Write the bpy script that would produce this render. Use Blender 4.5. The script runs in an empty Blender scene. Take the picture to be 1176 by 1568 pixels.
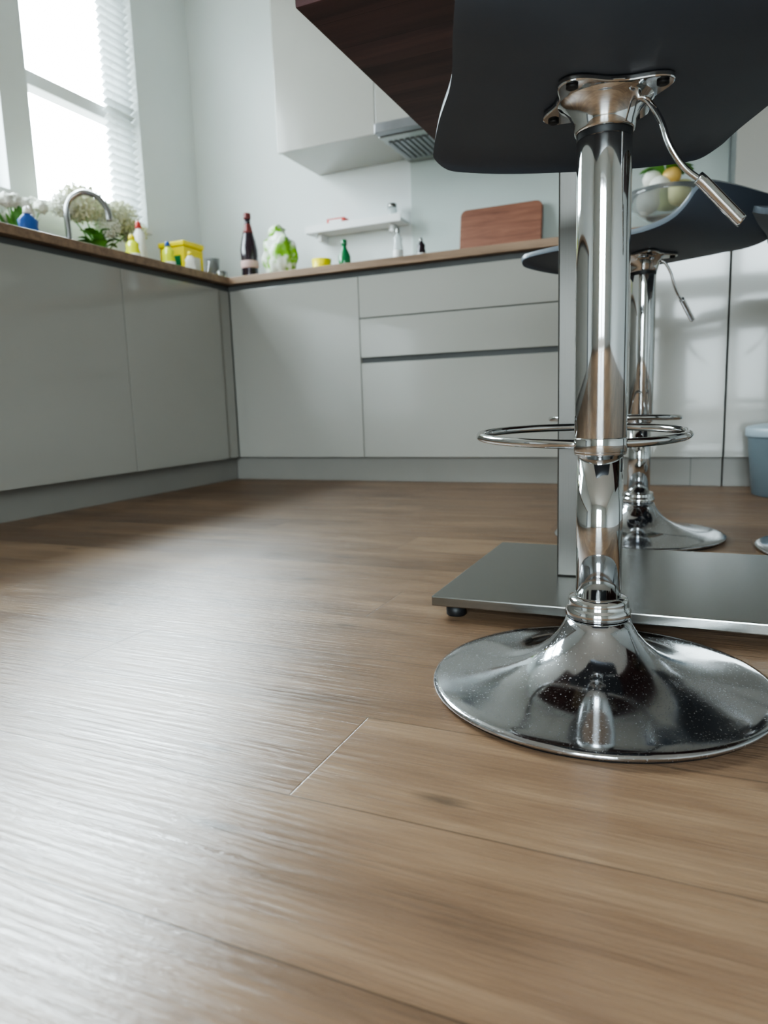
import bpy, bmesh, math, random
from mathutils import Vector, Matrix, noise as mnoise
random.seed(7)
D = bpy.data
S = bpy.context.scene
COL = S.collection

# ------------------------------------------------------------------ materials
def srgb(r, g, b):
    f = lambda c: (c/255/12.92) if c/255 <= 0.04045 else ((c/255+0.055)/1.055)**2.4
    return (f(r), f(g), f(b), 1.0)

def new_mat(name):
    m = D.materials.new(name); m.use_nodes = True
    nt = m.node_tree
    return m, nt, nt.nodes['Principled BSDF']

def N(nt, typ, **kw):
    n = nt.nodes.new(typ)
    for k, v in kw.items():
        if k == 'inp':
            for kk, vv in v.items(): n.inputs[kk].default_value = vv
        else: setattr(n, k, v)
    return n

def mat(name, col, rough=0.5, metal=0.0, coat=0.0, trans=0.0, alpha=1.0, var=0.06, vscale=8.0, bump=0.0, bscale=60.0, spec=0.5, emit=None, ior=1.45, rvar=0.0, stretch=(1,1,1)):
    m, nt, p = new_mat(name)
    p.inputs['Roughness'].default_value = rough
    p.inputs['Metallic'].default_value = metal
    p.inputs['Coat Weight'].default_value = coat
    p.inputs['Coat Roughness'].default_value = 0.06
    p.inputs['Transmission Weight'].default_value = trans
    p.inputs['Alpha'].default_value = alpha
    p.inputs['Specular IOR Level'].default_value = spec
    p.inputs['IOR'].default_value = ior
    tc = N(nt, 'ShaderNodeTexCoord'); mp = N(nt, 'ShaderNodeMapping')
    mp.inputs['Scale'].default_value = stretch
    nt.links.new(tc.outputs['Object'], mp.inputs['Vector'])
    nz = N(nt, 'ShaderNodeTexNoise', inp={'Scale': vscale, 'Detail': 4.0})
    nt.links.new(mp.outputs[0], nz.inputs['Vector'])
    cr = N(nt, 'ShaderNodeValToRGB')
    c = col
    cr.color_ramp.elements[0].position = 0.3; cr.color_ramp.elements[1].position = 0.7
    cr.color_ramp.elements[0].color = tuple(max(0, x*(1-var)) for x in c[:3])+(1,)
    cr.color_ramp.elements[1].color = tuple(min(1, x*(1+var)) for x in c[:3])+(1,)
    nt.links.new(nz.outputs['Fac'], cr.inputs['Fac'])
    nt.links.new(cr.outputs['Color'], p.inputs['Base Color'])
    if rvar > 0:
        mr = N(nt, 'ShaderNodeMapRange', inp={'To Min': max(0.02, rough-rvar), 'To Max': rough+rvar, 'From Min':0.35, 'From Max':0.65})
        nt.links.new(nz.outputs['Fac'], mr.inputs['Value']); nt.links.new(mr.outputs[0], p.inputs['Roughness'])
    if bump > 0:
        n2 = N(nt, 'ShaderNodeTexNoise', inp={'Scale': bscale, 'Detail': 3.0})
        nt.links.new(mp.outputs[0], n2.inputs['Vector'])
        b = N(nt, 'ShaderNodeBump', inp={'Strength': bump, 'Distance': 0.002})
        nt.links.new(n2.outputs['Fac'], b.inputs['Height']); nt.links.new(b.outputs[0], p.inputs['Normal'])
    return m

def wood_mat(name, c1, c2, rough=0.45, sx=2.0, sy=30.0, strip=0.0, bump=0.1, dark=0.6):
    m, nt, p = new_mat(name)
    g = N(nt, 'ShaderNodeNewGeometry'); mp = N(nt, 'ShaderNodeMapping')
    mp.inputs['Scale'].default_value = (sx, sy, sy)
    nt.links.new(g.outputs['Position'], mp.inputs['Vector'])
    nz = N(nt, 'ShaderNodeTexNoise', inp={'Scale': 1.0, 'Detail': 6.0, 'Roughness': 0.6, 'Distortion': 0.4})
    nt.links.new(mp.outputs[0], nz.inputs['Vector'])
    cr = N(nt, 'ShaderNodeValToRGB')
    cr.color_ramp.elements[0].position = 0.32; cr.color_ramp.elements[1].position = 0.68
    cr.color_ramp.elements[0].color = c1; cr.color_ramp.elements[1].color = c2
    nt.links.new(nz.outputs['Fac'], cr.inputs['Fac'])
    out = cr.outputs['Color']
    if strip > 0:
        br = N(nt, 'ShaderNodeTexBrick', inp={'Scale': 1.0, 'Mortar Size': 0.0008, 'Brick Width': strip*9, 'Row Height': strip})
        br.inputs['Color1'].default_value = (dark, dark, dark, 1); br.inputs['Color2'].default_value = (1, 1, 1, 1)
        br.inputs['Mortar'].default_value = (0.4, 0.4, 0.4, 1)
        nt.links.new(g.outputs['Position'], br.inputs['Vector'])
        mx = N(nt, 'ShaderNodeMix', data_type='RGBA', blend_type='MULTIPLY'); mx.inputs[0].default_value = 1.0
        nt.links.new(out, mx.inputs[6]); nt.links.new(br.outputs['Color'], mx.inputs[7]); out = mx.outputs[2]
    nt.links.new(out, p.inputs['Base Color'])
    p.inputs['Roughness'].default_value = rough
    b = N(nt, 'ShaderNodeBump', inp={'Strength': bump, 'Distance': 0.001})
    nt.links.new(nz.outputs['Fac'], b.inputs['Height']); nt.links.new(b.outputs[0], p.inputs['Normal'])
    return m

def floor_mat():
    m, nt, p = new_mat('laminate_floor')
    L = nt.links.new
    g = N(nt, 'ShaderNodeNewGeometry'); sp = N(nt, 'ShaderNodeSeparateXYZ'); L(g.outputs['Position'], sp.inputs[0])
    def M(op, a, b=None, c=None):
        n = N(nt, 'ShaderNodeMath', operation=op)
        for i, v in enumerate((a, b, c)):
            if v is None: continue
            if isinstance(v, (int, float)): n.inputs[i].default_value = v
            else: L(v, n.inputs[i])
        return n.outputs[0]
    PW, PL = 0.165, 1.22
    yy = M('DIVIDE', M('SUBTRACT', sp.outputs['Y'], 0.491), PW)
    row = M('FLOOR', yy); fy = M('FRACT', yy)
    xx = M('ADD', M('DIVIDE', M('ADD', sp.outputs['X'], 0.32), PL), M('MULTIPLY', row, 0.377))
    ci = M('FLOOR', xx); fx = M('FRACT', xx)
    cb = N(nt, 'ShaderNodeCombineXYZ'); L(ci, cb.inputs[0]); L(row, cb.inputs[1])
    wn = N(nt, 'ShaderNodeTexWhiteNoise', noise_dimensions='2D'); L(cb.outputs[0], wn.inputs['Vector'])
    rnd = wn.outputs['Value']
    off = N(nt, 'ShaderNodeCombineXYZ')
    L(M('ADD', sp.outputs['X'], M('MULTIPLY', rnd, 37.0)), off.inputs[0]); L(sp.outputs['Y'], off.inputs[1]); L(M('MULTIPLY', rnd, 11.0), off.inputs[2])
    def grain(sx, sy, det, rough, dist):
        mp = N(nt, 'ShaderNodeMapping'); mp.inputs['Scale'].default_value = (sx, sy, 1)
        L(off.outputs[0], mp.inputs['Vector'])
        n = N(nt, 'ShaderNodeTexNoise', inp={'Scale': 1.0, 'Detail': det, 'Roughness': rough, 'Distortion': dist}); L(mp.outputs[0], n.inputs['Vector'])
        return n.outputs['Fac']
    g1 = grain(2.4, 10, 4, 0.55, 0.6)
    g2 = grain(12, 170, 5, 0.7, 0.3)
    g3 = grain(4, 48, 3, 0.5, 0.3)
    comb = M('ADD', M('MULTIPLY', g1, 0.54), M('ADD', M('MULTIPLY', g3, 0.22), M('MULTIPLY', g2, 0.24)))
    comb = M('ADD', comb, M('MULTIPLY', M('SUBTRACT', rnd, 0.5), 0.17))
    cr = N(nt, 'ShaderNodeValToRGB'); e = cr.color_ramp.elements
    e[0].position = 0.28; e[0].color = srgb(92, 71, 55)
    e[1].position = 0.72; e[1].color = srgb(160, 132, 104)
    k = e.new(0.5); k.color = srgb(128, 101, 78)
    L(comb, cr.inputs['Fac'])
    # knots
    mpk = N(nt, 'ShaderNodeMapping'); mpk.inputs['Scale'].default_value = (2.6, 8.0, 1); L(off.outputs[0], mpk.inputs['Vector'])
    vk = N(nt, 'ShaderNodeTexVoronoi', inp={'Scale': 1.0, 'Randomness': 1.0}, voronoi_dimensions='2D'); L(mpk.outputs[0], vk.inputs['Vector'])
    kn = N(nt, 'ShaderNodeMapRange', interpolation_type='SMOOTHSTEP', inp={'From Min': 0.0, 'From Max': 0.10, 'To Min': 0.45, 'To Max': 1.0}); L(M('ADD', vk.outputs['Distance'], M('MULTIPLY', M('SUBTRACT', g2, 0.5), 0.12)), kn.inputs['Value'])
    sel = M('GREATER_THAN', M('FRACT', M('MULTIPLY', vk.outputs['Color'], 1.0)), 0.5)
    knf = M('MAXIMUM', kn.outputs[0], sel)
    ey = M('MINIMUM', fy, M('SUBTRACT', 1.0, fy)); ex = M('MULTIPLY', M('MINIMUM', fx, M('SUBTRACT', 1.0, fx)), PL/PW)
    ed = M('MINIMUM', ey, ex)
    jt = N(nt, 'ShaderNodeMapRange', inp={'From Min': 0.0015, 'From Max': 0.007, 'To Min': 0.45, 'To Max': 1.0}); L(ed, jt.inputs['Value'])
    f = M('MULTIPLY', knf, jt.outputs[0])
    mx = N(nt, 'ShaderNodeMix', data_type='RGBA', blend_type='MULTIPLY'); mx.inputs[0].default_value = 1.0
    L(cr.outputs['Color'], mx.inputs[6]); cc = N(nt, 'ShaderNodeCombineXYZ'); L(f, cc.inputs[0]); L(f, cc.inputs[1]); L(f, cc.inputs[2])
    L(cc.outputs[0], mx.inputs[7])
    L(mx.outputs[2], p.inputs['Base Color'])
    rr = N(nt, 'ShaderNodeMapRange', inp={'From Min': 0.3, 'From Max': 0.7, 'To Min': 0.28, 'To Max': 0.38}); L(g3, rr.inputs['Value'])
    L(rr.outputs[0], p.inputs['Roughness'])
    hb = M('ADD', M('MULTIPLY', g2, 1.0), M('ADD', M('MULTIPLY', grain(14, 280, 2, 0.5, 0.2), 0.6), M('MULTIPLY', jt.outputs[0], 0.3)))
    b = N(nt, 'ShaderNodeBump', inp={'Strength': 1.0, 'Distance': 0.0014}); L(hb, b.inputs['Height']); L(b.outputs[0], p.inputs['Normal'])
    p.inputs['Anisotropic'].default_value = 0.8
    tg = N(nt, 'ShaderNodeCombineXYZ'); tg.inputs[1].default_value = 1.0; L(tg.outputs[0], p.inputs['Tangent'])
    p.inputs['Specular IOR Level'].default_value = 0.8
    return m

def pane_mat():
    m = D.materials.new('window_glass'); m.use_nodes = True; nt = m.node_tree; nt.nodes.clear()
    o = N(nt, 'ShaderNodeOutputMaterial'); t = N(nt, 'ShaderNodeBsdfTransparent'); gl = N(nt, 'ShaderNodeBsdfGlossy', inp={'Roughness': 0.02})
    mx = N(nt, 'ShaderNodeMixShader'); mx.inputs[0].default_value = 0.06
    nt.links.new(t.outputs[0], mx.inputs[1]); nt.links.new(gl.outputs[0], mx.inputs[2]); nt.links.new(mx.outputs[0], o.inputs[0])
    return m

M_FLOOR = floor_mat()
M_WALL = mat('painted_wall', srgb(226, 231, 230), 0.7, var=0.02, vscale=3, bump=0.08, bscale=180)
M_CEIL = mat('painted_ceiling', srgb(235, 235, 233), 0.8, var=0.02)
M_CAB = mat('gloss_cabinet_front', srgb(165, 163, 156), 0.16, coat=0.6, var=0.012, vscale=2)
M_CARC = mat('cabinet_carcass', srgb(100, 101, 100), 0.4)
M_PLINTH = mat('plinth', srgb(142, 139, 133), 0.35, var=0.02)
M_COUNTER = wood_mat('oak_worktop', srgb(120, 98, 80), srgb(162, 134, 110), 0.42, 3, 40, 0.0)
M_TABLE = wood_mat('dark_table_wood', srgb(64, 44, 49), srgb(100, 70, 71), 0.45, 2.5, 30, 0.075, dark=0.7)
M_FRAME = mat('white_frame', srgb(232, 233, 232), 0.35, var=0.01)
M_SLAT = mat('blind_slat', srgb(216, 220, 220), 0.45, var=0.01)
M_GLASS = pane_mat()
M_CHROME = mat('chrome', (0.66, 0.67, 0.68, 1), 0.055, metal=1, var=0.02, vscale=5)
def chrome_dusty():
    m = mat('chrome_dusty', (0.56, 0.57, 0.60, 1), 0.08, metal=1, var=0.03, vscale=6)
    nt = m.node_tree; p = nt.nodes['Principled BSDF']; tc = N(nt, 'ShaderNodeTexCoord')
    n1 = N(nt, 'ShaderNodeTexNoise', inp={'Scale': 420.0, 'Detail': 2.0}); n2 = N(nt, 'ShaderNodeTexNoise', inp={'Scale': 14.0, 'Detail': 5.0})
    nt.links.new(tc.outputs['Object'], n1.inputs['Vector']); nt.links.new(tc.outputs['Object'], n2.inputs['Vector'])
    a = N(nt, 'ShaderNodeMapRange', inp={'From Min': 0.60, 'From Max': 0.72, 'To Min': 0.0, 'To Max': 0.25}); nt.links.new(n1.outputs['Fac'], a.inputs['Value'])
    b = N(nt, 'ShaderNodeMapRange', inp={'From Min': 0.45, 'From Max': 0.7, 'To Min': 0.08, 'To Max': 0.18}); nt.links.new(n2.outputs['Fac'], b.inputs['Value'])
    s = N(nt, 'ShaderNodeMath', operation='ADD'); nt.links.new(a.outputs[0], s.inputs[0]); nt.links.new(b.outputs[0], s.inputs[1])
    nt.links.new(s.outputs[0], p.inputs['Roughness'])
    return m
M_CHROMED = chrome_dusty()
M_STEEL = mat('brushed_steel', (0.31, 0.31, 0.295, 1), 0.24, metal=1, var=0.03, vscale=6, rvar=0.015, stretch=(1.5, 90, 90))
M_STEELV = mat('brushed_steel_post', (0.14, 0.135, 0.126, 1), 0.38, metal=1, var=0.04, vscale=5, rvar=0.02, stretch=(90, 90, 1.5))
M_BLACK = mat('black_rubber', srgb(22, 22, 24), 0.5)
M_SEAT = mat('charcoal_seat_plastic', srgb(72, 79, 89), 0.5, var=0.05, bump=0.03, bscale=300)
M_RIM = mat('seat_rim', srgb(110, 118, 126), 0.25)  # paler than the shell: window highlight along the edge put into the colour

# ------------------------------------------------------------------ mesh helpers
def obj_from(name, verts, faces, m, parent=None, smooth=False, loc=(0, 0, 0)):
    me = D.meshes.new(name); me.from_pydata([tuple(v) for v in verts], [], faces); me.update()
    if m: me.materials.append(m)
    if smooth:
        for p in me.polygons: p.use_smooth = True
    o = D.objects.new(name, me); COL.objects.link(o); o.location = loc
    if parent: o.parent = parent
    return o

def empty(name, loc=(0, 0, 0), rot=0.0):
    o = D.objects.new(name, None); o.empty_display_size = 0.1; o.location = loc; o.rotation_euler = (0, 0, rot); COL.objects.link(o); return o

def box(name, x0, x1, y0, y1, z0, z1, m, parent=None, bevel=0.0015, seg=2):
    c = Vector(((x0+x1)/2, (y0+y1)/2, (z0+z1)/2))
    bm = bmesh.new(); bmesh.ops.create_cube(bm, size=1.0)
    for v in bm.verts: v.co = Vector((v.co.x*(x1-x0), v.co.y*(y1-y0), v.co.z*(z1-z0)))
    if bevel > 0: bmesh.ops.bevel(bm, geom=bm.edges[:], offset=bevel, segments=seg, affect='EDGES', profile=0.6)
    me = D.meshes.new(name); bm.to_mesh(me); bm.free(); me.materials.append(m)
    o = D.objects.new(name, me); COL.objects.link(o)
    o.location = c
    if parent:
        o.parent = parent
        o.location = c - parent.location if parent.rotation_euler.z == 0 else c
    return o

def multibox(name, boxes, m, parent=None):
    vs, fs = [], []
    for (x0, x1, y0, y1, z0, z1) in boxes:
        b = len(vs)
        vs += [(x0,y0,z0),(x1,y0,z0),(x1,y1,z0),(x0,y1,z0),(x0,y0,z1),(x1,y0,z1),(x1,y1,z1),(x0,y1,z1)]
        fs += [[b+i for i in q] for q in ((0,3,2,1),(4,5,6,7),(0,1,5,4),(1,2,6,5),(2,3,7,6),(3,0,4,7))]
    return obj_from(name, vs, fs, m, parent)

def lathe(name, prof, m, parent=None, loc=(0, 0, 0), seg=64, smooth=True, xs=1.0, ys=1.0):
    vs, fs = [], []
    for (r, z) in prof:
        for i in range(seg):
            a = 2*math.pi*i/seg; vs.append((r*math.cos(a)*xs, r*math.sin(a)*ys, z))
    for j in range(len(prof)-1):
        for i in range(seg):
            a = j*seg+i; b = j*seg+(i+1) % seg
            fs.append((a, b, b+seg, a+seg))
    fs.append(tuple(range(seg-1, -1, -1))); k = (len(prof)-1)*seg; fs.append(tuple(range(k, k+seg)))
    o = obj_from(name, vs, fs, m, parent, smooth, loc)
    o.data.polygons[-1].use_smooth = False; o.data.polygons[-2].use_smooth = False
    return o

def spline(pts, n=8, closed=False):
    P = [Vector(p) for p in pts]; out = []
    L = len(P); rng = range(L) if closed else range(L-1)
    for i in rng:
        if closed: p0, p1, p2, p3 = P[(i-1) % L], P[i], P[(i+1) % L], P[(i+2) % L]
        else: p0, p1, p2, p3 = P[max(i-1, 0)], P[i], P[i+1], P[min(i+2, L-1)]
        for k in range(n):
            t = k/n
            out.append(0.5*((2*p1)+(-p0+p2)*t+(2*p0-5*p1+4*p2-p3)*t*t+(-p0+3*p1-3*p2+p3)*t**3))
    if not closed: out.append(P[-1])
    return out

def tube(name, pts, r, m, parent=None, seg=16, closed=False, n=8, loc=(0, 0, 0)):
    P = spline(pts, n, closed) if n > 1 else [Vector(p) for p in pts]
    rr = r if callable(r) else (lambda t: r)
    vs, fs = [], []; L = len(P)
    up = Vector((0, 0, 1))
    t0 = (P[1]-P[0]).normalized()
    nrm = t0.cross(up)
    if nrm.length < 1e-3: nrm = t0.cross(Vector((1, 0, 0)))
    nrm.normalize()
    for i in range(L):
        if closed: t = (P[(i+1) % L]-P[i-1]).normalized()
        else: t = (P[min(i+1, L-1)]-P[max(i-1, 0)]).normalized()
        nrm = (nrm - t*nrm.dot(t)).normalized(); b = t.cross(nrm)
        for k in range(seg):
            a = 2*math.pi*k/seg; vs.append(P[i]+(nrm*math.cos(a)+b*math.sin(a))*rr(i/(L-1)))
    for i in range(L if closed else L-1):
        for k in range(seg):
            a = i*seg+k; b2 = i*seg+(k+1) % seg; c = ((i+1) % L)*seg+(k+1) % seg; d = ((i+1) % L)*seg+k
            fs.append((a, b2, c, d))
    if not closed:
        fs.append(tuple(range(seg-1, -1, -1))); k = (L-1)*seg; fs.append(tuple(range(k, k+seg)))
    return obj_from(name, vs, fs, m, parent, True, loc)

def blob(name, r, m, parent=None, loc=(0, 0, 0), sc=(1, 1, 1), amp=0.15, fr=2.0, sub=3, seed=0.0):
    bm = bmesh.new(); bmesh.ops.create_icosphere(bm, subdivisions=sub, radius=1.0)
    for v in bm.verts:
        n = mnoise.noise(v.co*fr+Vector((seed, seed*2, 0)))
        v.co = Vector((v.co.x*sc[0], v.co.y*sc[1], v.co.z*sc[2]))*r*(1+amp*n)
    me = D.meshes.new(name); bm.to_mesh(me); bm.free(); me.materials.append(m)
    for p in me.polygons: p.use_smooth = True
    o = D.objects.new(name, me); COL.objects.link(o); o.location = loc
    if parent: o.parent = parent
    return o

# ------------------------------------------------------------------ room shell
XL, XR, YF, YB, H = -2.60, 3.2, -3.2, 3.42, 2.6
T = 0.22
box('floor', XL, XR, YF, YB, -0.05, 0.0, M_FLOOR, bevel=0)
box('ceiling', XL-T, XR+T, YF-T, YB+T, H, H+0.1, M_CEIL, bevel=0)
W1 = (2.33, 2.99, 1.22, 2.42); W2 = (1.45, 2.19, 1.22, 2.42)
def wall_with(name, axis, a, b, s0, s1, holes):
    bx = []; cur = s0
    for (h0, h1, z0, z1) in sorted(holes):
        segs = [(cur, h0, 0, H), (h0, h1, 0, z0), (h0, h1, z1, H)]
        for (p, q, u, v) in segs:
            if q-p > 1e-4 and v-u > 1e-4: bx.append((a, b, p, q, u, v) if axis == 'y' else (p, q, a, b, u, v))
        cur = h1
    bx.append((a, b, cur, s1, 0, H) if axis == 'y' else (cur, s1, a, b, 0, H))
    return multibox(name, bx, M_WALL)
wall_with('wall_left', 'y', XL-T, XL, YF, YB, [W1, W2])
multibox('wall_back', [(XL-T, XR+T, YB, YB+T, 0, H)], M_WALL)
multibox('wall_right', [(XR, XR+T, YF, YB, 0, H)], M_WALL)
W3 = (-0.6, 1.2, 0.0, 2.15)
wall_with('wall_front', 'x', YF-T, YF, XL-T, XR+T, [W3])

def window_y(name, w, vm=(), hm=(), sill=True):
    y0, y1, z0, z1 = w; e = empty(name, (XL-0.14, (y0+y1)/2, (z0+z1)/2)); f = 0.05
    xa, xb = XL-0.15, XL-0.08
    def bb(n, *a): return box(n, *a, M_FRAME, e, 0.004)
    bb('frame_top', xa, xb, y0, y1, z1-f, z1); bb('frame_bottom', xa, xb, y0, y1, z0, z0+f)
    bb('frame_side_1', xa, xb, y0, y0+f, z0+f, z1-f); bb('frame_side_2', xa, xb, y1-f, y1, z0+f, z1-f)
    for i, v in enumerate(vm): bb('mullion_%d' % (i+1), xa, xb, v-0.03, v+0.03, z0+f, z1-f)
    for i, v in enumerate(hm): bb('transom_%d' % (i+1), xa+0.002, xb+0.008, y0+f, y1-f, v-0.03, v+0.03)
    box('glass', XL-0.120, XL-0.115, y0+f, y1-f, z0+f, z1-f, M_GLASS, e, 0)
    if sill: box('sill', XL-0.08, XL+0.03, y0+0.001, y1-0.001, z0-0.0, z0+0.022, M_FRAME, e, 0.004)
    return e
e1 = window_y('window_1', W1, vm=(), hm=(1.77,))
e2 = window_y('window_2', W2, vm=(), hm=(1.77,))
# venetian blind
bl = empty('venetian_blind', (XL-0.035, 2.90, 1.8))
vs, fs = [], []
z = 1.27
while z < 2.36:
    b = len(vs); h = 0.009
    for (dx, dz) in ((-0.018, -h), (0.018, h)):
        for yy in (2.80, 2.985): vs.append((dx, yy-2.90, z+dz-1.8))
    fs.append((b, b+1, b+3, b+2)); z += 0.036
sl = obj_from('slats', vs, fs, M_SLAT, bl); md = sl.modifiers.new('s', 'SOLIDIFY'); md.thickness = 0.002
box('head_rail', XL-0.06, XL-0.01, 2.795, 2.988, 2.375, 2.412, M_FRAME, bl, 0.003)
tube('cord', [(0, -0.04, 0.57), (0, -0.04, -0.54)], 0.0015, M_FRAME, bl, 6, n=1)
# unseen patio door, added in front wall to give light from behind
pd = empty('unseen_patio_door', (0.3, YF-0.1, 1.1))
for i, (a, b) in enumerate(((-0.6, 0.3), (0.3, 1.2))):
    for n, q in (('stile_a', (a, a+0.08, 0.0, 2.15)), ('stile_b', (b-0.08, b, 0.0, 2.15)), ('rail_low', (a+0.08, b-0.08, 0.0, 0.16)), ('rail_top', (a+0.08, b-0.08, 2.05, 2.15))):
        box('%s_%d' % (n, i), q[0], q[1], YF-0.14, YF-0.08, q[2], q[3], M_FRAME, pd, 0.003)
    box('pane_%d' % i, a+0.08, b-0.08, YF-0.112, YF-0.108, 0.16, 2.05, M_GLASS, pd, 0)
box('baseboard_right', XR-0.015, XR, YF, YB-0.001, 0, 0.09, M_FRAME, None, 0.003)
multibox('baseboard_front', [(XL+0.001, -0.6, YF, YF+0.015, 0, 0.09), (1.2, XR-0.016, YF, YF+0.015, 0, 0.09)], M_FRAME)

# ------------------------------------------------------------------ cabinets
g = 0.0018
cl = empty('base_cabinet', (-2.3, 1.2, 0))
box('carcass', XL+0.003, -1.992, -0.6, YB-0.003, 0.105, 0.888, M_CARC, cl, 0)
box('plinth', XL+0.05, -2.022, -0.6, 2.84, 0.0, 0.104, M_PLINTH, cl, 0.001)
ys = [-0.30, 0.30, 0.90, 1.50, 2.10, 2.69]
for i in range(len(ys)-1):
    box('door_panel_%d' % (i+1), -1.990, -1.970, ys[i]+g, ys[i+1]-g, 0.108, 0.862, M_CAB, cl, 0.0015)
box('corner_filler', -1.990, -1.978, 2.694, 2.775, 0.108, 0.862, M_CAB, cl, 0.001)
cb = empty('base_cabinet', (-0.9, 3.1, 0))
box('carcass', -1.990, 0.083, 2.792, YB-0.003, 0.105, 0.888, M_CARC, cb, 0)
box('plinth', -2.020, 0.083, 2.816, YB-0.06, 0.0, 0.104, M_PLINTH, cb, 0.001)
box('plinth_joint', -0.021, -0.018, 2.8148, 2.8162, 0.0, 0.104, M_CARC, cb, 0)
box('corner_filler', -1.976, -1.925, 2.780, 2.790, 0.108, 0.862, M_CAB, cb, 0.001)
def panel(n, x0, x1, z0, z1): box(n, x0+g, x1-g, 2.770, 2.790, z0, z1, M_CAB, cb, 0.0015)
panel('corner_door', -1.922, -1.320, 0.108, 0.862)
panel('drawer_front_1', -1.320, -0.42, 0.694, 0.862)
panel('drawer_front_2', -1.320, -0.42, 0.530, 0.690)
panel('drawer_front_3', -1.320, -0.42, 0.108, 0.507)
panel('side_door', -0.42, 0.085, 0.108, 0.862)
cz0, cz1 = 0.889, 0.920
pl = [(XL+0.002, -0.62), (-1.953, -0.62), (-1.953, 2.752), (0.083, 2.752), (0.083, YB-0.002), (XL+0.002, YB-0.002)]
vs = [(x, y, cz0) for x, y in pl]+[(x, y, cz1) for x, y in pl]; n = len(pl)
fs = [tuple(range(n-1, -1, -1)), tuple(range(n, 2*n))]+[(i, (i+1) % n, n+(i+1) % n, n+i) for i in range(n)]
wt = obj_from('countertop', vs, fs, M_COUNTER); bv = wt.modifiers.new('b', 'BEVEL'); bv.width = 0.002; bv.segments = 2
tu = empty('tall_cabinet', (0.7, 3.1, 0))
box('carcass', 0.088, 1.30, 2.792, YB-0.003, 0.105, 2.30, M_CARC, tu, 0)
box('plinth', 0.088, 1.30, 2.816, YB-0.06, 0.0, 0.104, M_PLINTH, tu, 0.001)
for i, (a, b, c, d) in enumerate(((0.087, 0.69, 0.108, 2.30), (0.69, 1.30, 0.108, 0.90), (0.69, 1.30, 0.905, 2.30))):
    box('door_panel_%d' % (i+1), a+g, b-g, 2.770, 2.790, c, d, M_CAB, tu, 0.0015)
wc = empty('wall_cabinet', (-1.2, 3.2, 1.9))
box('carcass', -1.826, 0.083, 3.042, YB-0.003, 1.505, 2.30, M_CAB, wc, 0.001)
for i, (a, b) in enumerate(((-1.828, -1.328), (-1.328, -0.728), (-0.728, -0.32), (-0.32, 0.083))):
    box('door_panel_%d' % (i+1), a+g, b-g, 3.020, 3.040, 1.500 if i != 1 else 1.53, 2.30, M_CAB, wc, 0.0015)
hd = empty('range_hood', (-1.03, 3.2, 1.48))
M_HOODF = mat('hood_steel', (0.26, 0.26, 0.27, 1), 0.35, metal=0.9, rvar=0.05)
box('visor', -1.318, -0.738, 2.985, 3.036, 1.488, 1.528, M_HOODF, hd, 0.003)
box('body', -1.318, -0.738, 3.036, YB-0.02, 1.484, 1.503, M_STEEL, hd, 0.002)
for i in range(2):
    x0 = -1.30+i*0.285
    multibox('filter_%d' % i, [(x0-(-1.03)+k*0.026, x0-(-1.03)+k*0.026+0.016, -0.10, 0.14, -0.001, 0.003) for k in range(10)], M_HOODF, hd)
M_SPL = mat('splashback_glass', srgb(198, 208, 204), 0.12, coat=0.4, var=0.01)
box('splashback', -1.32, 0.083, YB-0.008, YB-0.0005, 0.9205, 1.498, M_SPL, None, 0.001)
sh = empty('wall_shelf', (-1.59, 3.36, 1.2))
box('board', -1.86, -1.335, 3.31, YB-0.001, 1.200, 1.216, M_FRAME, sh, 0.002)
box('front_lip', -1.86, -1.335, 3.302, 3.310, 1.200, 1.236, M_FRAME, sh, 0.002)
for i, x in enumerate((-1.80, -1.40)): box('bracket_%d' % i, x-0.01, x+0.01, 3.34, YB-0.001, 1.165, 1.1995, M_FRAME, sh, 0.002)
M_RED = mat('red_plastic', srgb(200, 60, 50), 0.4)
sp = empty('spice_packet', (-1.70, 3.36, 1.2165))
box('pack', -1.75, -1.65, 3.33, 3.39, 1.2165, 1.265, M_RED, sp, 0.006); box('label', -1.735, -1.665, 3.328, 3.3301, 1.226, 1.256, M_FRAME, sp, 0)
M_CLEAR = mat('clear_plastic', (0.85, 0.9, 0.9, 1), 0.15, trans=0.6)
gj = empty('spice_jar', (-1.40, 3.36, 1.2165))
lathe('jar', [(0.02, 0), (0.024, 0.004), (0.024, 0.055), (0.018, 0.062)], M_CLEAR, gj, seg=24)
lathe('lid', [(0.021, 0.0625), (0.022, 0.066), (0.022, 0.078), (0.019, 0.08)], M_STEEL, gj, seg=24)

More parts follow.
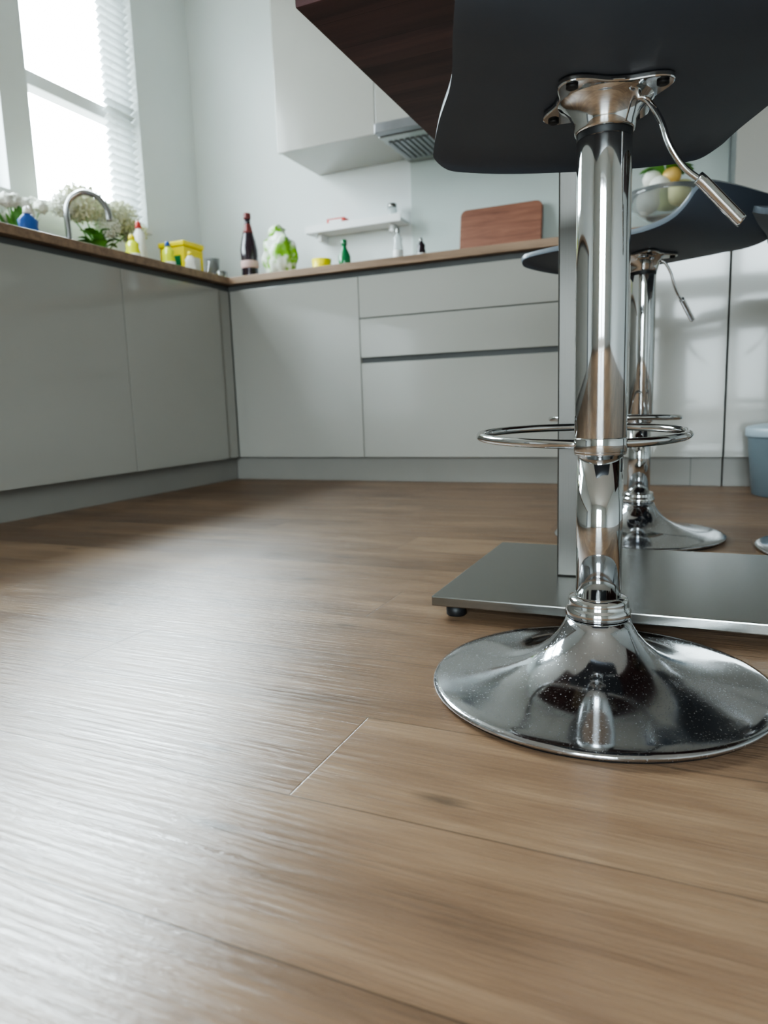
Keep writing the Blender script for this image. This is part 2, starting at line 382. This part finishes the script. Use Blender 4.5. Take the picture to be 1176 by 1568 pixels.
# ------------------------------------------------------------------ bar stools
def seat_shell(parent, z0):
    prof = spline([(0, .226, -.008), (0, .208, -.001), (0, .16, .002), (0, .05, 0), (0, -.06, 0), (0, -.13, .003), (0, -.185, .016), (0, -.222, .042), (0, -.250, .078)], 12)
    Ls = [0]
    for i in range(1, len(prof)): Ls.append(Ls[-1]+(prof[i]-prof[i-1]).length)
    TL = Ls[-1]; r = 0.032
    def at(s):
        for i in range(1, len(Ls)):
            if s <= Ls[i]+1e-9:
                k = (s-Ls[i-1])/(Ls[i]-Ls[i-1]); return prof[i-1].lerp(prof[i], k)
        return prof[-1]
    ss = []
    na = 9
    for i in range(na): ss.append(r*(1-math.cos(math.pi/2*i/na)))
    for i in range(40): ss.append(r+(TL-2*r)*i/39)
    for i in range(1, na+1): ss.append(TL-r+r*math.sin(math.pi/2*i/na))
    nv = 28; vs, fs = [], []
    for s in ss:
        p = at(s); u = s/TL
        Wd = 0.192-0.006*u-0.007*math.exp(-((u-.50)/.16)**2)
        e = min(s, TL-s); hw = Wd if e >= r else Wd-r+math.sqrt(max(0, r*r-(r-e)**2))
        for j in range(nv+1):
            w = -1+2*j/nv; x = w*hw
            lift = 0.012*abs(x/0.19)**3
            if u > 0.6: vs.append((x+.019, p.y+lift*1.6*(u-0.6)/0.4, p.z+z0+lift*(1-(u-0.6)/0.4)))
            else: vs.append((x+.019, p.y, p.z+z0+lift))
    for i in range(len(ss)-1):
        for j in range(nv):
            a = i*(nv+1)+j; fs.append((a, a+nv+1, a+nv+2, a+1))
    o = obj_from('seat', vs, fs, M_SEAT, parent, True)
    o.data.materials.append(M_RIM)
    md = o.modifiers.new('s', 'SOLIDIFY'); md.thickness = 0.011; md.offset = 1; md.material_offset_rim = 1
    b = o.modifiers.new('b', 'BEVEL'); b.width = 0.002; b.segments = 2; b.limit_method = 'ANGLE'; b.angle_limit = math.radians(60)
    return o

def bar_stool(loc, rot, foot_rot=0.0):
    e = empty('bar_stool', (loc[0], loc[1], 0), rot)
    lathe('base_gasket', [(0.180, 0.0), (0.188, 0.0), (0.188, 0.0035), (0.180, 0.0035)], M_BLACK, e, seg=96)
    lathe('base', [(0.186, .0036), (.1925, .004), (.1945, .0065), (.1935, .0095), (.188, .0110), (.175, .0125), (.155, .0148), (.13, .0188), (.105, .0250), (.085, .0325), (.068, .042), (.055, .053), (.045, .065), (.039, .0755), (.0355, .084)], M_CHROMED, e, seg=128)
    lathe('collar', [(.0345, .084), (.0368, .087), (.0372, .093), (.0350, .097), (.0335, .099), (.0340, .103), (.0325, .108), (.0262, .110)], M_CHROME, e, seg=64)
    lathe('lower_column', [(.0255, .1), (.0255, .275)], M_CHROME, e, seg=64)
    lathe('sleeve', [(.0262, .2735), (.0280, .2740), (.0285, .2755), (.0285, .605), (.0280, .608)], M_CHROME, e, seg=64)
    lathe('top_boot', [(.0280, .605), (.0286, .607), (.0286, .620), (.026, .628)], M_BLACK, e, seg=64)
    lathe('flange', [(.0298, .613), (.0312, .615), (.0322, .621), (.0355, .632), (.043, .641), (.050, .645), (.051, .648)], M_CHROME, e, seg=64)
    vs, fs = [], []; n = 96
    for zz in (.6440, .6500):
        for i in range(n):
            a = 2*math.pi*i/n; r = .050+.024*abs(math.cos(2*(a-math.pi/4)))**3
            vs.append((r*math.cos(a), r*math.sin(a), zz))
    for i in range(n): fs.append((i, (i+1) % n, n+(i+1) % n, n+i))
    fs.append(tuple(range(n-1, -1, -1))); fs.append(tuple(range(n, 2*n)))
    pl = obj_from('mount_plate', vs, fs, M_CHROME, e); bv = pl.modifiers.new('b', 'BEVEL'); bv.width = .0015; bv.segments = 2; bv.limit_method = 'ANGLE'
    for i in range(4):
        a = math.pi/4+i*math.pi/2
        lathe('screw_%d' % i, [(.004, .6405), (.0060, .6415), (.0060, .6445)], M_BLACK, e, (.063*math.cos(a), .063*math.sin(a), 0), 16)
    seat_shell(e, .6505)
    pts = []
    rm = Matrix.Rotation(foot_rot, 3, 'Z')
    for i in range(32):
        a = 2*math.pi*i/32; yy = .144-.124*math.cos(a); xx = .017+.134*math.sin(a)*(1-.12*math.cos(a))
        pts.append(rm @ Vector((xx, yy, .284+.010*(yy-.02)/.25)))
    tube('footrest_ring', pts, .0056, M_CHROME, e, 16, closed=True, n=3)
    lathe('footrest_clamp', [(.0286, .277), (.0291, .278), (.0291, .292), (.0286, .293)], M_CHROME, e, seg=64)
    tube('lever_rod', [(.020, -.018, .638), (.032, -.032, .633), (.044, -.041, .610), (.052, -.045, .585), (.066, -.047, .563), (.085, -.048, .548)], .0032, M_CHROME, e, 12)
    tube('lever_handle', [(.080, -.0478, .552), (.085, -.048, .548), (.104, -.049, .5285), (.122, -.050, .510), (.1235, -.0501, .5085)], lambda t: .0062 if 0.03 < t < .97 else .0045, M_CHROME, e, 16, n=4)
    return e
bar_stool((-0.100, 0.830), math.radians(22))
bar_stool((-0.125, 1.775), math.radians(60), math.radians(110))
bar_stool((0.315, 1.700), math.radians(172))

# ------------------------------------------------------------------ bar table
bt = empty('bar_table', (0.2, 1.24, 0))
box('table_top', -0.517, 0.95, 0.92, 1.50, 0.872, 0.912, M_TABLE, bt, 0.002)
box('base_plate', -0.377, 0.81, 1.018, 1.464, 0.019, 0.035, M_STEEL, bt, 0.002)
for i, (x, y) in enumerate(((-.345, 1.045), (-.345, 1.437), (.78, 1.045), (.78, 1.437), (0.2, 1.045), (.2, 1.437))):
    lathe('foot_%d' % i, [(.014, 0), (.016, .002), (.016, .0188)], M_BLACK, bt, (x-0.2, y-1.24, 0), 24)
for i, x in enumerate((-0.214, 0.567)):
    box('post_%d' % (i+1), x, x+.08, 1.20, 1.28, 0.035, 0.866, M_STEELV, bt, 0.003)
    box('post_head_%d' % (i+1), x-.08, x+.16, 1.08, 1.40, 0.866, 0.8719, M_STEEL, bt, 0.001)

# ------------------------------------------------------------------ bin
M_BIN = mat('bin_plastic', srgb(100, 112, 118), 0.4); M_BINL = mat('bin_lid_plastic', srgb(158, 172, 180), 0.35)
bn = empty('waste_bin', (0.288, 2.600, 0))
lathe('tub', [(.112, 0), (.120, .004), (.138, .190), (.138, .195)], M_BIN, bn, seg=64)
lathe('lid', [(.142, .191), (.145, .194), (.145, .217), (.140, .223), (.110, .229), (.02, .232)], M_BINL, bn, seg=64)
tube('handle', [(-.06, -.04, .226), (-.03, -.04, .242), (.03, -.04, .242), (.06, -.04, .226)], .005, M_BINL, bn, 10)

# ------------------------------------------------------------------ counter props
Z = 0.9205
M_LABEL = mat('paper_label', srgb(214, 180, 175), 0.6)
M_DBOT = mat('dark_bottle', srgb(44, 30, 40), 0.12, coat=0.5); M_CAPR = mat('cap_maroon', srgb(110, 50, 50), 0.35)
b = empty('soda_bottle', (-2.07, 3.10, Z))
lathe('body', [(.036, 0), (.042, .006), (.043, .03), (.041, .09), (.043, .13), (.043, .19), (.036, .23), (.022, .28), (.0155, .31), (.0150, .335)], M_DBOT, b, seg=40)
lathe('label_band', [(.0422, .10), (.0438, .105), (.0440, .13), (.0438, .135)], M_LABEL, b, seg=40)
lathe('neck_foil', [(.0265, .268), (.0228, .281), (.0172, .306), (.0170, .312)], M_CAPR, b, seg=40)
lathe('cap', [(.0165, .336), (.018, .338), (.018, .36), (.016, .364)], M_CAPR, b, seg=32)

def patch_mat(name, c1, c2, sc, rough=0.3, trans=0.0, thr=.5):
    m, nt, p = new_mat(name); tc = N(nt, 'ShaderNodeTexCoord'); nz = N(nt, 'ShaderNodeTexNoise', inp={'Scale': sc, 'Detail': 3.0})
    nt.links.new(tc.outputs['Object'], nz.inputs['Vector']); cr = N(nt, 'ShaderNodeValToRGB')
    cr.color_ramp.elements[0].position = thr-.06; cr.color_ramp.elements[1].position = thr+.06
    cr.color_ramp.elements[0].color = c1; cr.color_ramp.elements[1].color = c2
    nt.links.new(nz.outputs['Fac'], cr.inputs['Fac']); nt.links.new(cr.outputs['Color'], p.inputs['Base Color'])
    p.inputs['Roughness'].default_value = rough; p.inputs['Transmission Weight'].default_value = trans
    return m
M_SALAD = patch_mat('salad_bag_film', srgb(225, 232, 220), srgb(120, 175, 40), 14, .25)
b = empty('salad_bag', (-1.863, 3.05, Z))
blob('bag', .095, M_SALAD, b, (0, 0, .128), (.9, .6, 1.12), .28, 2.6, 4, 3.0)
blob('gathered_top', .035, M_SALAD, b, (-.01, 0, .240), (1.2, .7, 1.0), .4, 3, 3, 5.0)
M_GRN = mat('green_glass', srgb(30, 120, 70), .12, coat=.5); M_WHT = mat('white_plastic', srgb(230, 230, 226), .35)
M_YEL = mat('yellow_plastic', srgb(248, 228, 20), .35); M_BLU = mat('blue_plastic', srgb(50, 90, 160), .3); M_LIME = mat('lime_liquid', srgb(220, 230, 50), .15, coat=.4)
b = empty('olive_oil_bottle', (-1.482, 2.98, Z))
lathe('body', [(.024, 0), (.028, .004), (.028, .075), (.020, .095), (.011, .112), (.011, .125)], M_GRN, b, seg=32)
lathe('cap', [(.013, .1255), (.0135, .127), (.0135, .145), (.012, .147)], M_GRN, b, seg=24)
def cup(name, loc, r, h, m, m2=None):
    e = empty(name, loc)
    lathe('wall', [(r*.8, 0), (r*.85, .003), (r, h), (r*.93, h), (r*.78, .006), (.001, .006)], m, e, seg=32)
    if m2: lathe('contents', [(r*.78, .007), (r*.88, h*.75), (r*.4, h*.85)], m2, e, seg=24)
    return e
cup('margarine_tub', (-1.60, 2.98, Z), .045, .075, M_YEL, M_YEL)
def squeeze(name, loc, r, h, m, mc, ys_=.6, rot=0):
    e = empty(name, loc, rot)
    lathe('body', [(r*.85, 0), (r, .006), (r, h*.45), (r*.82, h*.6), (r*.9, h*.72), (r*.4, h*.84), (r*.32, h*.86)], m, e, seg=32, ys=ys_)
    lathe('label', [(r*1.01, h*.12), (r*1.03, h*.13), (r*1.03, h*.40), (r*1.01, h*.41)], M_WHT, e, seg=32, ys=ys_)
    lathe('cap', [(r*.36, h*.861), (r*.38, h*.87), (r*.30, h*.97), (r*.18, h)], mc, e, seg=24)
    return e
squeeze('dish_soap_bottle', (-2.19, 2.46, Z), .034, .21, M_WHT, M_RED)
squeeze('dish_soap_bottle', (-2.14, 2.36, Z), .036, .13, M_LIME, M_YEL)
squeeze('washing_up_liquid_bottle', (-2.30, 2.00, Z), .040, .18, M_BLU, M_WHT, rot=1)
squeeze('cleaning_spray_bottle', (-2.16, 2.60, Z), .034, .15, M_LIME, M_BLU)
squeeze('salt_shaker', (-1.22, 2.98, Z+.0065), .022, .16, M_CLEAR, M_STEEL, 1.0)
squeeze('pepper_mill', (-1.12, 3.00, Z+.0065), .020, .11, M_DBOT, M_STEEL, 1.0)
e = empty('sponge_box', (-2.25, 2.80, Z))
box('carton', -2.32, -2.18, 2.735, 2.875, Z, Z+.16, M_YEL, e, .006)
box('lid', -2.325, -2.175, 2.73, 2.88, Z+.161, Z+.185, M_YEL, e, .006)
box('label', -2.181, -2.1795, 2.76, 2.85, Z+.03, Z+.12, M_WHT, e, 0)
box('label_front', -2.30, -2.20, 2.7335, 2.735, Z+.03, Z+.12, M_GRN, e, 0)
M_GLS = mat('drinking_glass_mat', (.9, .93, .93, 1), .05, trans=.9)
cup('drinking_glass', (-2.20, 2.97, Z), .036, .14, M_GLS)
cup('egg_cup', (-2.10, 2.90, Z), .028, .06, M_STEEL)
squeeze('hand_soap_bottle', (-2.12, 2.70, Z), .030, .12, M_WHT, M_YEL)
M_CUT = wood_mat('cutting_board_wood', srgb(114, 72, 56), srgb(154, 104, 82), .5, 4, 40)
bm = bmesh.new(); bmesh.ops.create_cube(bm, size=1)
for v in bm.verts: v.co = Vector((v.co.x*.385, v.co.y*.02, v.co.z*.30))
ed = [x for x in bm.edges if abs(x.verts[0].co.y-x.verts[1].co.y) > .01]
bmesh.ops.bevel(bm, geom=ed, offset=.03, segments=8, affect='EDGES', profile=.5)
me = D.meshes.new('board'); bm.to_mesh(me); bm.free(); me.materials.append(M_CUT)
e = empty('cutting_board', (-.865, 3.362, Z+.1525)); o = D.objects.new('board', me); COL.objects.link(o); o.parent = e; o.rotation_euler = (math.radians(-10), 0, 0)
bv = o.modifiers.new('b', 'BEVEL'); bv.width = .003; bv.segments = 2; bv.limit_method = 'ANGLE'
hb = empty('cooktop', (-.95, 3.1, Z))
M_HOB = mat('hob_glass', srgb(20, 20, 22), .08)
box('glass_top', -1.24, -.66, 2.83, 3.30, Z, Z+.006, M_HOB, hb, .002)
M_OR = mat('pale_orange_peel', srgb(232, 190, 110), .45, bump=.2, bscale=120); M_LEM = mat('lemon_peel', srgb(236, 228, 170), .45); M_APL = mat('pale_pear', srgb(215, 222, 170), .35); M_LEAF = mat('leaf_green', srgb(92, 150, 60), .5, var=.25)
M_GARL = mat('garlic_skin', srgb(236, 234, 224), .5)
e = empty('fruit_bowl', (-.14, 3.08, Z))
lathe('bowl', [(.055, 0), (.06, .004), (.05, .02), (.03, .05), (.03, .07), (.07, .085), (.12, .115), (.145, .16), (.150, .18), (.145, .18), (.115, .12), (.06, .092), (.001, .088)], M_GLS, e, seg=64)
for i, (x, y, zz, r, m_) in enumerate(((-.06, -.04, .14, .042, M_GARL), (.05, -.05, .15, .04, M_LEM), (0, .05, .15, .045, M_APL), (-.02, -.03, .20, .04, M_GARL), (.06, .03, .19, .042, M_LEM), (-.07, .03, .19, .038, M_GARL), (.02, -.02, .235, .035, M_OR), (-.05, -.01, .235, .036, M_GARL))):
    blob('fruit_%d' % i, r, m_, e, (x, y, zz), (1, 1, .95), .06, 1.5, 3, i)
def leaf(name, parent, p, d, L, w, m_, droop=.3):
    d = Vector(d).normalized(); s = d.cross(Vector((0, 0, 1)));
    if s.length < .05: s = Vector((1, 0, 0))
    s.normalize(); up = s.cross(d); vs, fs = [], []; n = 8; p = Vector(p)
    for i in range(n+1):
        t = i/n; c = p+d*L*t-Vector((0, 0, 1))*droop*L*t*t; ww = w*math.sin(math.pi*min(1, t*.97+.03))**.8
        vs += [c-s*ww+up*ww*.3, c, c+s*ww+up*ww*.3]
    for i in range(n):
        a = i*3; fs += [(a, a+1, a+4, a+3), (a+1, a+2, a+5, a+4)]
    return obj_from(name, vs, fs, m_, parent, True)
for i in range(22):
    a = random.random()*6.28; leaf('leaf_%d' % i, e, (.02*math.cos(a), .02*math.sin(a), .24), (math.cos(a), math.sin(a), .9), .11, .026, M_LEAF, .5)
M_PET = mat('white_petal', srgb(232, 234, 222), .6, var=.06); M_PETG = mat('cream_green_petal', srgb(216, 218, 192), .6, var=.12)
M_VASE = mat('vase_glass', (.8, .9, .88, 1), .08, trans=.85)
def bouquet(name, loc, heads, leaves=14, vase_h=.13):
    e = empty(name, loc)
    lathe('vase', [(.035, 0), (.045, .004), (.05, .04), (.04, .09), (.034, .11), (.042, vase_h), (.038, vase_h), (.03, .11), (.036, .09), (.045, .04), (.03, .012), (.001, .01)], M_VASE, e, seg=40)
    for k, (x, y, zz, r, m_) in enumerate(heads):
        tube('stem_%d' % k, [(x*.1, y*.1, .02), (x*.3, y*.3, zz*.6), (x, y, zz)], .003, M_LEAF, e, 8, n=5)
        vs, fs = [], []
        nf = 150
        for i in range(nf):
            ph = math.acos(1-2*(i+.5)/nf); th = math.pi*(1+5**.5)*i
            nrm = Vector((math.cos(th)*math.sin(ph), math.sin(th)*math.sin(ph), math.cos(ph)*.8)); c = Vector((x, y, zz))+nrm*r*(.78+.28*random.random())
            t = nrm.orthogonal().normalized(); t.rotate(Matrix.Rotation(random.random()*6, 3, nrm)); s = nrm.normalized().cross(t); q = r*.25
            for (u, v) in ((t, s), (s, -t), (-t, -s), (-s, t)):
                b0 = len(vs); vs += [c, c+(u+v*.5)*q*.8+nrm*q*.3, c+(u+v)*q*.9+nrm*q*.5, c+(v+u*.5)*q*.8+nrm*q*.3]; fs.append((b0, b0+1, b0+2, b0+3))
        obj_from('flower_head_%d' % k, vs, fs, m_, e, False)
        blob('flower_core_%d' % k, r*.72, M_PETG, e, (x, y, zz), amp=.1)
    for i in range(leaves):
        a = random.random()*6.28; leaf('leaf_%d' % i, e, (.02*math.cos(a), .02*math.sin(a), vase_h-.01+.06*random.random()), (math.cos(a)*.55, math.sin(a), .6+random.random()), .09+.05*random.random(), .022, M_LEAF, .5)
    return e
bouquet('flower_vase', (-2.46, 2.50, Z), [(.02, .11, .29, .080, M_PETG), (.02, -.11, .30, .088, M_PETG), (0, .02, .30, .055, M_PET), (.03, .03, .23, .055, M_PET), (.02, .20, .24, .060, M_PETG), (.02, -.20, .27, .050, M_PET)], 24)
e = empty('potted_flower', (-2.49, 2.12, Z))
lathe('pot', [(.035, 0), (.04, .003), (.05, .09), (.045, .09), (.04, .08), (.001, .08)], M_WHT, e, seg=32)
for i in range(22):
    a = random.random()*6.28; leaf('leaf_%d' % i, e, (.02*math.cos(a), .02*math.sin(a), .08), (math.cos(a)*.4, math.sin(a)*.5, 1+2*random.random()), .16+.08*random.random(), .010, M_LEAF, .25)
for i in range(9):
    a = i*.9; bx_ = (.045*math.cos(a), .09*math.sin(a*1.7), .23+.04*math.sin(a*3)); blob('blossom_%d' % i, .026, M_PET, e, bx_, amp=.5, fr=3, seed=i)
    tube('blossom_stem_%d' % i, [(bx_[0]*.2, bx_[1]*.2, .08), (bx_[0]*.6, bx_[1]*.6, .16), bx_], .002, M_LEAF, e, 6, n=4)
M_FAUC = mat('satin_steel', (0.36, 0.36, 0.36, 1), 0.2, metal=1, var=0.02)
e = empty('kitchen_faucet', (-2.35, 2.235, Z))
lathe('base', [(.027, 0), (.028, .004), (.026, .05), (.018, .056)], M_FAUC, e, seg=32)
tube('spout', [(0, 0, .05), (0, 0, .14), (0, 0, .22), (.02, .008, .268), (.065, .03, .292), (.115, .055, .272), (.145, .07, .225), (.15, .073, .18)], .0115, M_FAUC, e, 16)
tube('lever', [(.02, -.0, .035), (.045, -.02, .04), (.075, -.045, .06)], .006, M_FAUC, e, 10)

# ------------------------------------------------------------------ light
w = D.worlds.new('hazy_sky'); S.world = w; w.use_nodes = True; nt = w.node_tree
bg = nt.nodes['Background']; tc = N(nt, 'ShaderNodeTexCoord'); spx = N(nt, 'ShaderNodeSeparateXYZ'); cr = N(nt, 'ShaderNodeValToRGB')
nt.links.new(tc.outputs['Generated'], spx.inputs[0]); mr = N(nt, 'ShaderNodeMapRange', inp={'From Min': -1.0, 'From Max': 1.0}); nt.links.new(spx.outputs['Z'], mr.inputs['Value'])
nt.links.new(mr.outputs[0], cr.inputs['Fac'])
cr.color_ramp.elements[0].position = .40; cr.color_ramp.elements[0].color = (.08, .09, .085, 1)
cr.color_ramp.elements[1].position = .60; cr.color_ramp.elements[1].color = (.80, .94, 1.0, 1)
k = cr.color_ramp.elements.new(.52); k.color = (.30, .35, .37, 1)
nt.links.new(cr.outputs['Color'], bg.inputs['Color'])
# broad bright sky patch like a veiled sun, added to strengthen floor glare
dp = N(nt, 'ShaderNodeVectorMath', operation='DOT_PRODUCT'); sd = Vector((-1.85, 1.80, 1.85)).normalized(); dp.inputs[1].default_value = sd
nt.links.new(tc.outputs['Generated'], dp.inputs[0])
mxn = N(nt, 'ShaderNodeMath', operation='MAXIMUM'); mxn.inputs[1].default_value = 0; nt.links.new(dp.outputs['Value'], mxn.inputs[0])
pw = N(nt, 'ShaderNodeMath', operation='POWER'); pw.inputs[1].default_value = 36; nt.links.new(mxn.outputs[0], pw.inputs[0])
ma = N(nt, 'ShaderNodeMath', operation='MULTIPLY_ADD'); ma.inputs[1].default_value = 170.0; ma.inputs[2].default_value = 38.0; nt.links.new(pw.outputs[0], ma.inputs[0])
nt.links.new(ma.outputs[0], bg.inputs['Strength'])
def portal(name, loc, rot, sx, sy):
    l = D.lights.new(name, 'AREA'); l.shape = 'RECTANGLE'; l.size = sx; l.size_y = sy; l.cycles.is_portal = True
    o = D.objects.new(name, l); COL.objects.link(o); o.location = loc; o.rotation_euler = rot
for i, wd in enumerate((W1, W2)):
    portal('window_portal_%d' % i, (XL-.2, (wd[0]+wd[1])/2, (wd[2]+wd[3])/2), (0, math.radians(-90), 0), wd[3]-wd[2], wd[1]-wd[0])
portal('unseen_door_portal', ((W3[0]+W3[1])/2, YF-.2, 1.075), (math.radians(90), 0, 0), W3[1]-W3[0], 2.15)

# ------------------------------------------------------------------ camera
cam = D.cameras.new('camera'); co = D.objects.new('camera', cam); COL.objects.link(co)
R = Matrix(((.9148, -.0317, .4027), (.4024, .1536, -.9025), (-.0333, .9876, .1533)))
co.matrix_world = Matrix.Translation((0, 0, .34)) @ R.to_4x4()
cam.sensor_fit = 'VERTICAL'; cam.sensor_height = 36; cam.lens = 24.82; cam.clip_start = .02
cam.dof.use_dof = True; cam.dof.focus_distance = .85; cam.dof.aperture_fstop = 6.0
S.camera = co
S.view_settings.view_transform = 'AgX'; S.view_settings.look = 'AgX - Medium High Contrast'; S.view_settings.exposure = 0.0
